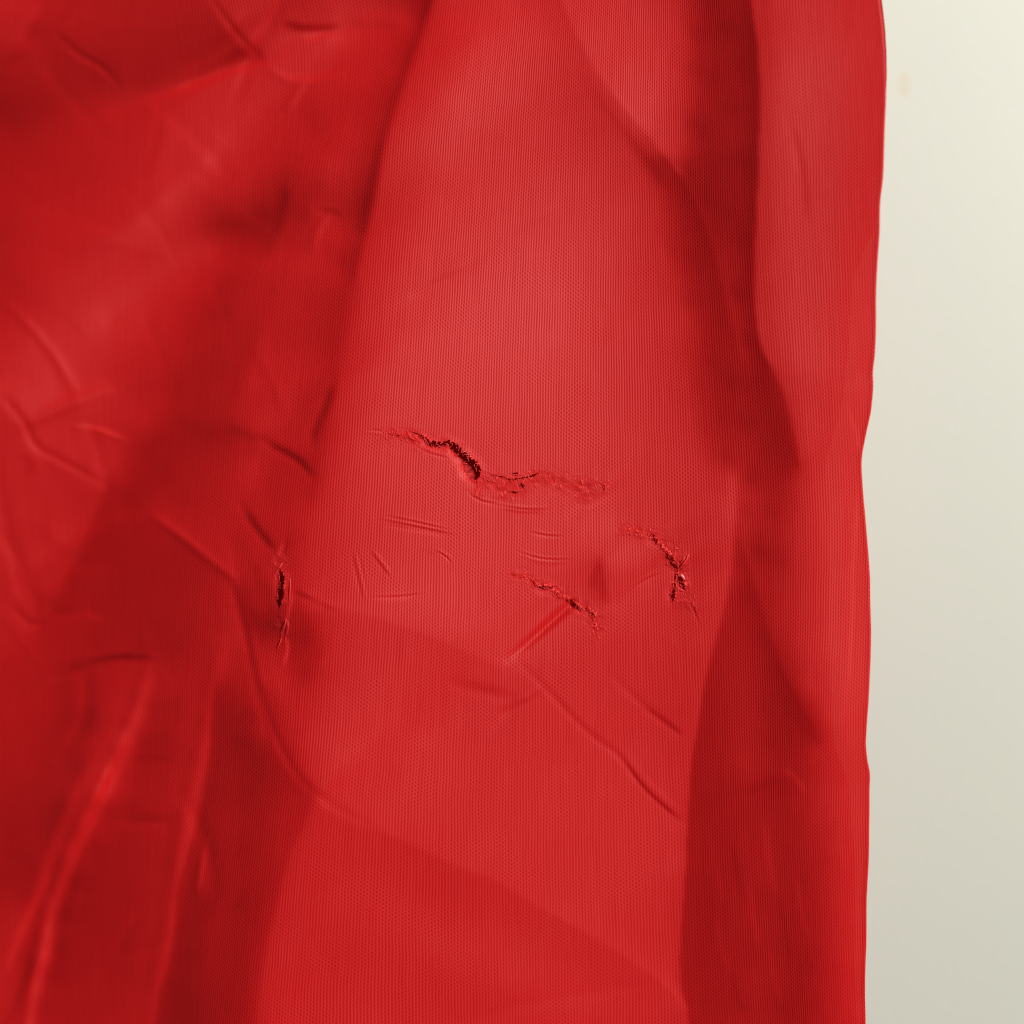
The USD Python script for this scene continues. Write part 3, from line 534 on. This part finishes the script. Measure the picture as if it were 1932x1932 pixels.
fray = np.zeros_like(X)
gap = np.full(X.shape, 1e9)
zone = (X > 480) & (X < 1380) & (Y > 770) & (Y < 1270)
zx, zy = X[zone], Y[zone]
ragged = (meshkit.fbm(np.stack([zx / 7.0, zy / 7.0, 0 * zx], -1), 3, 5) - .5) * 6 + (meshkit.noise(np.stack([zx / 3.2, zy / 7.0, 0 * zx + 3], -1), 9) - .5) * 3.0
fz = np.zeros_like(zx)
for x, y, r in FRAYS:
    fz = np.maximum(fz, np.exp(-((np.hypot(zx - x * Q, zy - y * Q) / (r * Q * .8)) ** 2)))
gz, dz = np.full(zx.shape, 1e9), np.zeros(zx.shape)
for name, line in TEARS.items():
    d, hw, side = near_line(line, zx, zy)
    gz = np.minimum(gz, d - hw - ragged * np.clip(hw / 4, .15, .8))
    lift = np.clip(hw / 6, .2, 1.3) * np.exp(-(np.maximum(d - hw, 0) / 8.0) ** 2)
    dz += np.where(side > 0, 1.1, -3.0) * lift if name != 'slit' else np.where(side > 0, 3.0, -2.0) * lift
fz = np.clip(fz * (.35 + .9 * meshkit.fbm(np.stack([zx / 16, zy / 10, 0 * zx + 8], -1), 3, 21)), 0, 1)
dz += fz * ((meshkit.fbm(np.stack([zx / 12.0, zy / 8.0, 0 * zx], -1), 4, 11) - .5) * 4.5)
for line, depth, wide in ((tear([(1672, 1772, 1), (1640, 1800, 1), (1585, 1850, .9), (1535, 1895, .6), (1491, 1931, .15)]), 8, 8.5),):
    d, amount, side = near_line(line, zx, zy)
    dz -= depth * amount / Q * np.exp(-(d / wide) ** 2)
for pulled in ([(717, 981), (790, 996), (860, 1010)], [(728, 974), (790, 987), (850, 1001)], [(664, 1034), (672, 1080), (685, 1135)], [(672, 1030), (684, 1080), (693, 1130)], [(697, 1038), (715, 1062), (736, 1090)], [(975, 1040), (1020, 1057), (1080, 1056)], [(936, 953), (985, 962), (1036, 962)],
               [(1000, 1004), (1030, 1012), (1064, 1012)], [(818, 1040), (840, 1048), (852, 1064)], [(735, 820), (715, 812), (690, 812)], [(1192, 1112), (1216, 1094), (1250, 1080)], [(880, 925), (900, 945), (940, 952)], [(700, 1128), (760, 1126), (800, 1120)], [(1290, 1120), (1310, 1150), (1318, 1180)], [(780, 840), (810, 856), (850, 866)]):
    q, f = smooth_line(np.array(pulled, float), 14)
    line = np.c_[q, .1 + .9 * np.sin(np.pi * f)]
    d, amount, side = near_line(line, zx, zy)
    dz += amount * (.45 * np.exp(-((d * side - 4.0) / 3.0) ** 2) - .75 * np.exp(-(d / 2.6) ** 2))
fray[zone], gap[zone] = fz, gz
Z[zone] += dz

# back of the rolled rim: a short return behind
nb = 14
phi = np.linspace(0, 1, nb + 1)[1:]
bx, bz = [], []
for k, f in enumerate(phi):
    a = min(1, f * 2) * np.pi / 2
    bx.append(xr[:, 0] - ROLL + ROLL * np.cos(a) - max(0, f - .5) * 2 * 6)
    bz.append(Z[:, -1] - ROLL * np.sin(a) - max(0, f - .5) * 2 * 3)
X2, Z2 = np.hstack([X, np.array(bx).T]), np.hstack([Z, np.array(bz).T])
Y2 = np.hstack([Y, np.repeat(rows[:, None], nb, 1)])
fray2, gap2 = np.hstack([fray, np.zeros((len(rows), nb))]), np.hstack([gap, np.full((len(rows), nb), 1e9)])

# threads follow the cloth: lengths measured along it
Zs = spline(HEIGHT_SOFT, X2, Y2)
du = np.hypot(np.diff(X2, axis=1), np.diff(Zs, axis=1))
U = np.hstack([np.zeros((len(rows), 1)), np.cumsum(du, 1)])
ref = np.argmin(np.abs(cols - 1000))
U = U - U[:, ref:ref + 1] + 1000
seam = np.interp(Y2, [0, 250, 500, 860, 1150, 1500, 1932], [820, 727, 677, 604, 545, 560, 480])
U = U + .08 * (Y2 - 900) * np.exp(-((X2 - seam) / 300) ** 2) - .04 * (Y2 - 900) * np.exp(-((X2 - 1380) / 220) ** 2)      # the cloth is skewed where it is drawn into the folds
dv = np.hypot(np.diff(Y2, axis=0), np.diff(Zs, axis=0))
V = np.vstack([np.zeros((1, X2.shape[1])), np.cumsum(dv, 0)])
V = ndimage.gaussian_filter1d(V, 6, axis=1)
WARP, WEFT = 5.1, 3.7
uv = np.stack([U / WARP, V / WEFT], -1).reshape(-1, 2)

nr, nc = X2.shape
idx = np.arange(nr * nc).reshape(nr, nc)
quads = np.stack([idx[:-1, :-1], idx[1:, :-1], idx[1:, 1:], idx[:-1, 1:]], -1).reshape(-1, 4)
gc = gap2.ravel()[quads].mean(1)
quads = quads[gc > 0]
pts = place(X2, Y2, Z2).reshape(-1, 3)

garment = UsdGeom.Xform.Define(stage, '/World/torn_garment')
tag(garment.GetPrim(), 'crumpled red garment lining with ragged tears, hanging in folds in front of the off-white wall', 'garment')
lining = usdkit.mesh(stage, '/World/torn_garment/lining', (pts, quads), M_LINING, smooth=True, uv=uv)
tag(lining.GetPrim(), 'thin shiny red woven lining, creased and torn')
UsdGeom.PrimvarsAPI(lining).CreatePrimvar('fray', Sdf.ValueTypeNames.FloatArray, 'vertex').Set(Vt.FloatArray.FromNumpy(fray2.ravel().astype(np.float32)))
print('height range', HEIGHT.min(), HEIGHT.max(), 'in view', Z[:, :].min(), Z.max(), 'verts', len(pts))

# ---- the outer cloth of the garment, behind the lining: seen through the tears and as a dark line at the rim ----
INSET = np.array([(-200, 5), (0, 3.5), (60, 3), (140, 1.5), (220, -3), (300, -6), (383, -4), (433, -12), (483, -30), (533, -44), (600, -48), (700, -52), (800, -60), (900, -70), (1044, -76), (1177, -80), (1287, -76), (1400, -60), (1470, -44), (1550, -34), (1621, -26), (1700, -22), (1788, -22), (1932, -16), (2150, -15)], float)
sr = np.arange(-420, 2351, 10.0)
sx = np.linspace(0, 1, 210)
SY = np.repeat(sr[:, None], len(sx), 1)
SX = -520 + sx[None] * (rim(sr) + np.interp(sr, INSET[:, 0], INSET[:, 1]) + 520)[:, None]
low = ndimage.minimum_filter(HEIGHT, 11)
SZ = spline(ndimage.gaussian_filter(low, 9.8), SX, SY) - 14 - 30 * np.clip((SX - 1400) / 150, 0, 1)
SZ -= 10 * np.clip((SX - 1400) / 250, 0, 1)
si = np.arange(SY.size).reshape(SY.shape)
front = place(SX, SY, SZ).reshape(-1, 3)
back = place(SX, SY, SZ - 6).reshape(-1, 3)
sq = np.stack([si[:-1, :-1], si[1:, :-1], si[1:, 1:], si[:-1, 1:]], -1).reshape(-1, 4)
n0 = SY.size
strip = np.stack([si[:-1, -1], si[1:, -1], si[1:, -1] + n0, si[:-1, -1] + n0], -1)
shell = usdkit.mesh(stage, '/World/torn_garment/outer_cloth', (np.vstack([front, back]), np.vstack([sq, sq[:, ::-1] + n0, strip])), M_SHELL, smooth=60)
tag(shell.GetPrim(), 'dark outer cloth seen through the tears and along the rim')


# ---- frayed yarn standing at the torn edges ----
def tube(path, r):
    path = np.asarray(path, float)
    t = np.gradient(path, axis=0)
    t /= np.linalg.norm(t, axis=1)[:, None] + 1e-12
    a = np.cross(t, [.3, 1.0, .2])
    a /= np.linalg.norm(a, axis=1)[:, None] + 1e-12
    b = np.cross(t, a)
    n = len(path)
    rr = r * np.linspace(1, .5, n)[:, None]
    up = np.array([0, -1.0, 0])
    a = np.cross(t, up)
    a /= np.linalg.norm(a, axis=1)[:, None] + 1e-9
    ring = [path + rr * a, path + rr * .4 * up, path - rr * a]       # flattened yarn
    v = np.stack(ring, 1).reshape(-1, 3)
    f = []
    for i in range(n - 1):
        for k in range(2):
            f.append([3 * i + k, 3 * i + 3 + k, 3 * i + 3 + (k + 1) % 3, 3 * i + (k + 1) % 3])
    return v, np.array(f)


from scipy.interpolate import RegularGridInterpolator
_lay = RegularGridInterpolator((rows, cols), Z[:, :len(cols)], bounds_error=False, fill_value=None)


def surface(x, y):                               # the cloth as it lies, lips and dents included
    return _lay(np.c_[np.atleast_1d(y), np.atleast_1d(x)])


def yarn(name, label, strands):
    vs, fs, n = [], [], 0
    for p, r in strands:
        v, f = tube(place(p[:, 0], p[:, 1], p[:, 2]), r * UM)
        vs.append(v)
        fs.append(f + n)
        n += len(v)
    m = usdkit.mesh(stage, '/World/torn_garment/lining/' + name, (np.vstack(vs), np.vstack(fs)), M_YARN, smooth=True)
    tag(m.GetPrim(), label, kind='stuff')


def fringe(line, count, length, lift=4.0, up=.5):
    out = []
    seg = np.hypot(*np.diff(line[:, :2], axis=0).T)
    cum = np.r_[0, np.cumsum(seg)]
    for _ in range(int(count * .9)):
        s = rng.uniform(0, cum[-1])
        x, y, w = (np.interp(s, cum, line[:, k]) for k in range(3))
        k = min(np.searchsorted(cum, s, 'right') - 1, len(seg) - 1)
        d = (line[k + 1, :2] - line[k, :2]) / seg[k]
        nrm = np.array([-d[1], d[0]]) * (1 if d[0] >= 0 else -1)     # points down the picture
        side = -1 if rng.random() < up else 1
        root = np.array([x, y]) + nrm * side * (w + rng.uniform(.5, 3.0))
        ang = rng.normal(0, .5)
        go = -nrm * side
        go = np.array([go[0] * math.cos(ang) - go[1] * math.sin(ang), go[0] * math.sin(ang) + go[1] * math.cos(ang)])
        ln = rng.uniform(.4, 1.0) * length * (.6 + .5 * min(w, 6) / 6)
        bend = rng.normal(0, .35)
        t = np.linspace(0, 1, 6)
        px = root[0] + go[0] * ln * t + -go[1] * bend * ln * t ** 2
        py = root[1] + go[1] * ln * t + go[0] * bend * ln * t ** 2
        pz = surface(px, py) + .6 + lift * np.sin(t * rng.uniform(1.2, 2.8)) * rng.uniform(.3, 1)
        out.append((np.stack([px, py, pz], 1), rng.uniform(.6, 1.05)))
    return out


def fuzz(x, y, r, count, length=9):              # short loose fibres lying on the cloth where the weave has come apart
    out = []
    for _ in range(count):
        a, d = rng.uniform(0, 6.283), r * Q * math.sqrt(rng.random())
        cx, cy = x * Q + d * math.cos(a), y * Q + d * .7 * math.sin(a)
        ang, ln, bend = math.pi / 2 + rng.normal(0, .45), rng.uniform(.4, 1.2) * length, rng.normal(0, .5)
        s = np.linspace(-.5, .5, 6)
        px = cx + ln * (s * math.cos(ang) - bend * s * s * math.sin(ang))
        py = cy + ln * (s * math.sin(ang) + bend * s * s * math.cos(ang))
        out.append((np.stack([px, py, surface(px, py) + .5 + rng.uniform(.2, .8) * (1 - (2 * s) ** 2)], 1), rng.uniform(.5, .9)))
    return out


def strand(pts, r, lift):
    q, t = smooth_line(np.array(pts, float), 2.5)
    z = surface(q[:, 0], q[:, 1]) + 1.5 + lift * np.sin(np.pi * t)
    return np.c_[q, z], r


T = TEARS
def fz(lo, hi, n=5):
    return [f for x, y, r in FRAYS[lo:hi] for f in fuzz(x, y, r, n)]


yarn('frayed_yarn', 'dark-edged fringe of the widest tear', fringe(T['wide'], 55, 9) + fz(0, 9) + [strand([(778, 818), (786, 826), (796, 836)], .7, 3), strand([(800, 826), (808, 836), (802, 842)], .7, 3), strand([(768, 812), (774, 824), (788, 832)], .6, 3)])
yarn('frayed_yarn_001', 'fuzz round the thin tear in the middle', fringe(T['thin'], 40, 4) + fz(9, 22, 9) + fringe(T['thin_b'], 12, 4) + fringe(T['thin_c'], 8, 4) + fringe(T['thin_d'], 6, 4) + fringe(T['flap'], 8, 5) + fringe(tear([(1180, 1272, 1), (1140, 1270, 1)]), 20, 6))
yarn('frayed_yarn_002', 'fringe of the lower tear above the sharp dent', fringe(T['vee'], 6, 5) + fz(22, 30, 6) + fringe(T['vee_b'], 26, 7) + fringe(T['vee_c'], 34, 10) + fringe(T['vee_d'], 30, 10) + fringe(tear([(1620, 1730, 3), (1650, 1750, 3), (1675, 1762, 3)]), 24, 10) + fringe(tear([(1740, 1812, 2), (1748, 1850, 2)]), 8, 8) + fringe(tear([(1530, 1688, 2), (1560, 1704, 2)]), 8, 6))
yarn('frayed_yarn_003', 'tufts and loose strands of the tear by the shaded valley', fringe(T['right'], 34, 9) + fz(30, 40, 7) + fringe(T['right_b'], 16, 5) + fringe(T['right_c'], 10, 7) + fringe(T['right_d'], 44, 14) + fringe(tear([(1925, 1590, 3), (1950, 1608, 3), (1975, 1640, 3)]), 40, 12) + fringe(tear([(1830, 1550, 1), (1880, 1560, 1), (1910, 1570, 1)]), 10, 6) + [
    strand([(1299, 1046), (1296, 1056), (1287, 1066), (1279, 1078)], 1.0, 4), strand([(1293, 1050), (1288, 1058), (1281, 1064)], .8, 3), strand([(1277, 1080), (1277, 1092), (1275, 1104)], .7, 3), strand([(1275, 1104), (1284, 1112), (1292, 1116)], .9, 3), strand([(1284, 1080), (1290, 1088), (1293, 1094)], 1.3, 5), strand([(1268, 1040), (1276, 1034), (1282, 1036)], .8, 3)])
_v, _f = tube(place(*strand([(1284, 1082), (1289, 1087), (1292, 1094)], 1.9, 6)[0].T), 1.9 * UM)  # strand added in a paler colour to paint a glint in the tear
_m = usdkit.mesh(stage, '/World/torn_garment/lining/glint_thread', (_v, _f), M_GLINT, smooth=True)
tag(_m.GetPrim(), 'curled thread end coloured pale as a painted glint in the tear by the shaded valley')
yarn('frayed_yarn_004', 'fringe of the upright slit on the ridge', fringe(T['slit'], 24, 5) + fz(40, 44, 4) + [strand([(547, 1092), (549, 1110), (545, 1130)], .9, 3), strand([(540, 1168), (536, 1186), (530, 1204)], .9, 4), strand([(543, 1172), (544, 1190), (538, 1206)], .8, 3), strand([(533, 1062), (526, 1072), (519, 1080)], .9, 3), strand([(531, 1205), (527, 1216), (524, 1226)], .8, 3)])
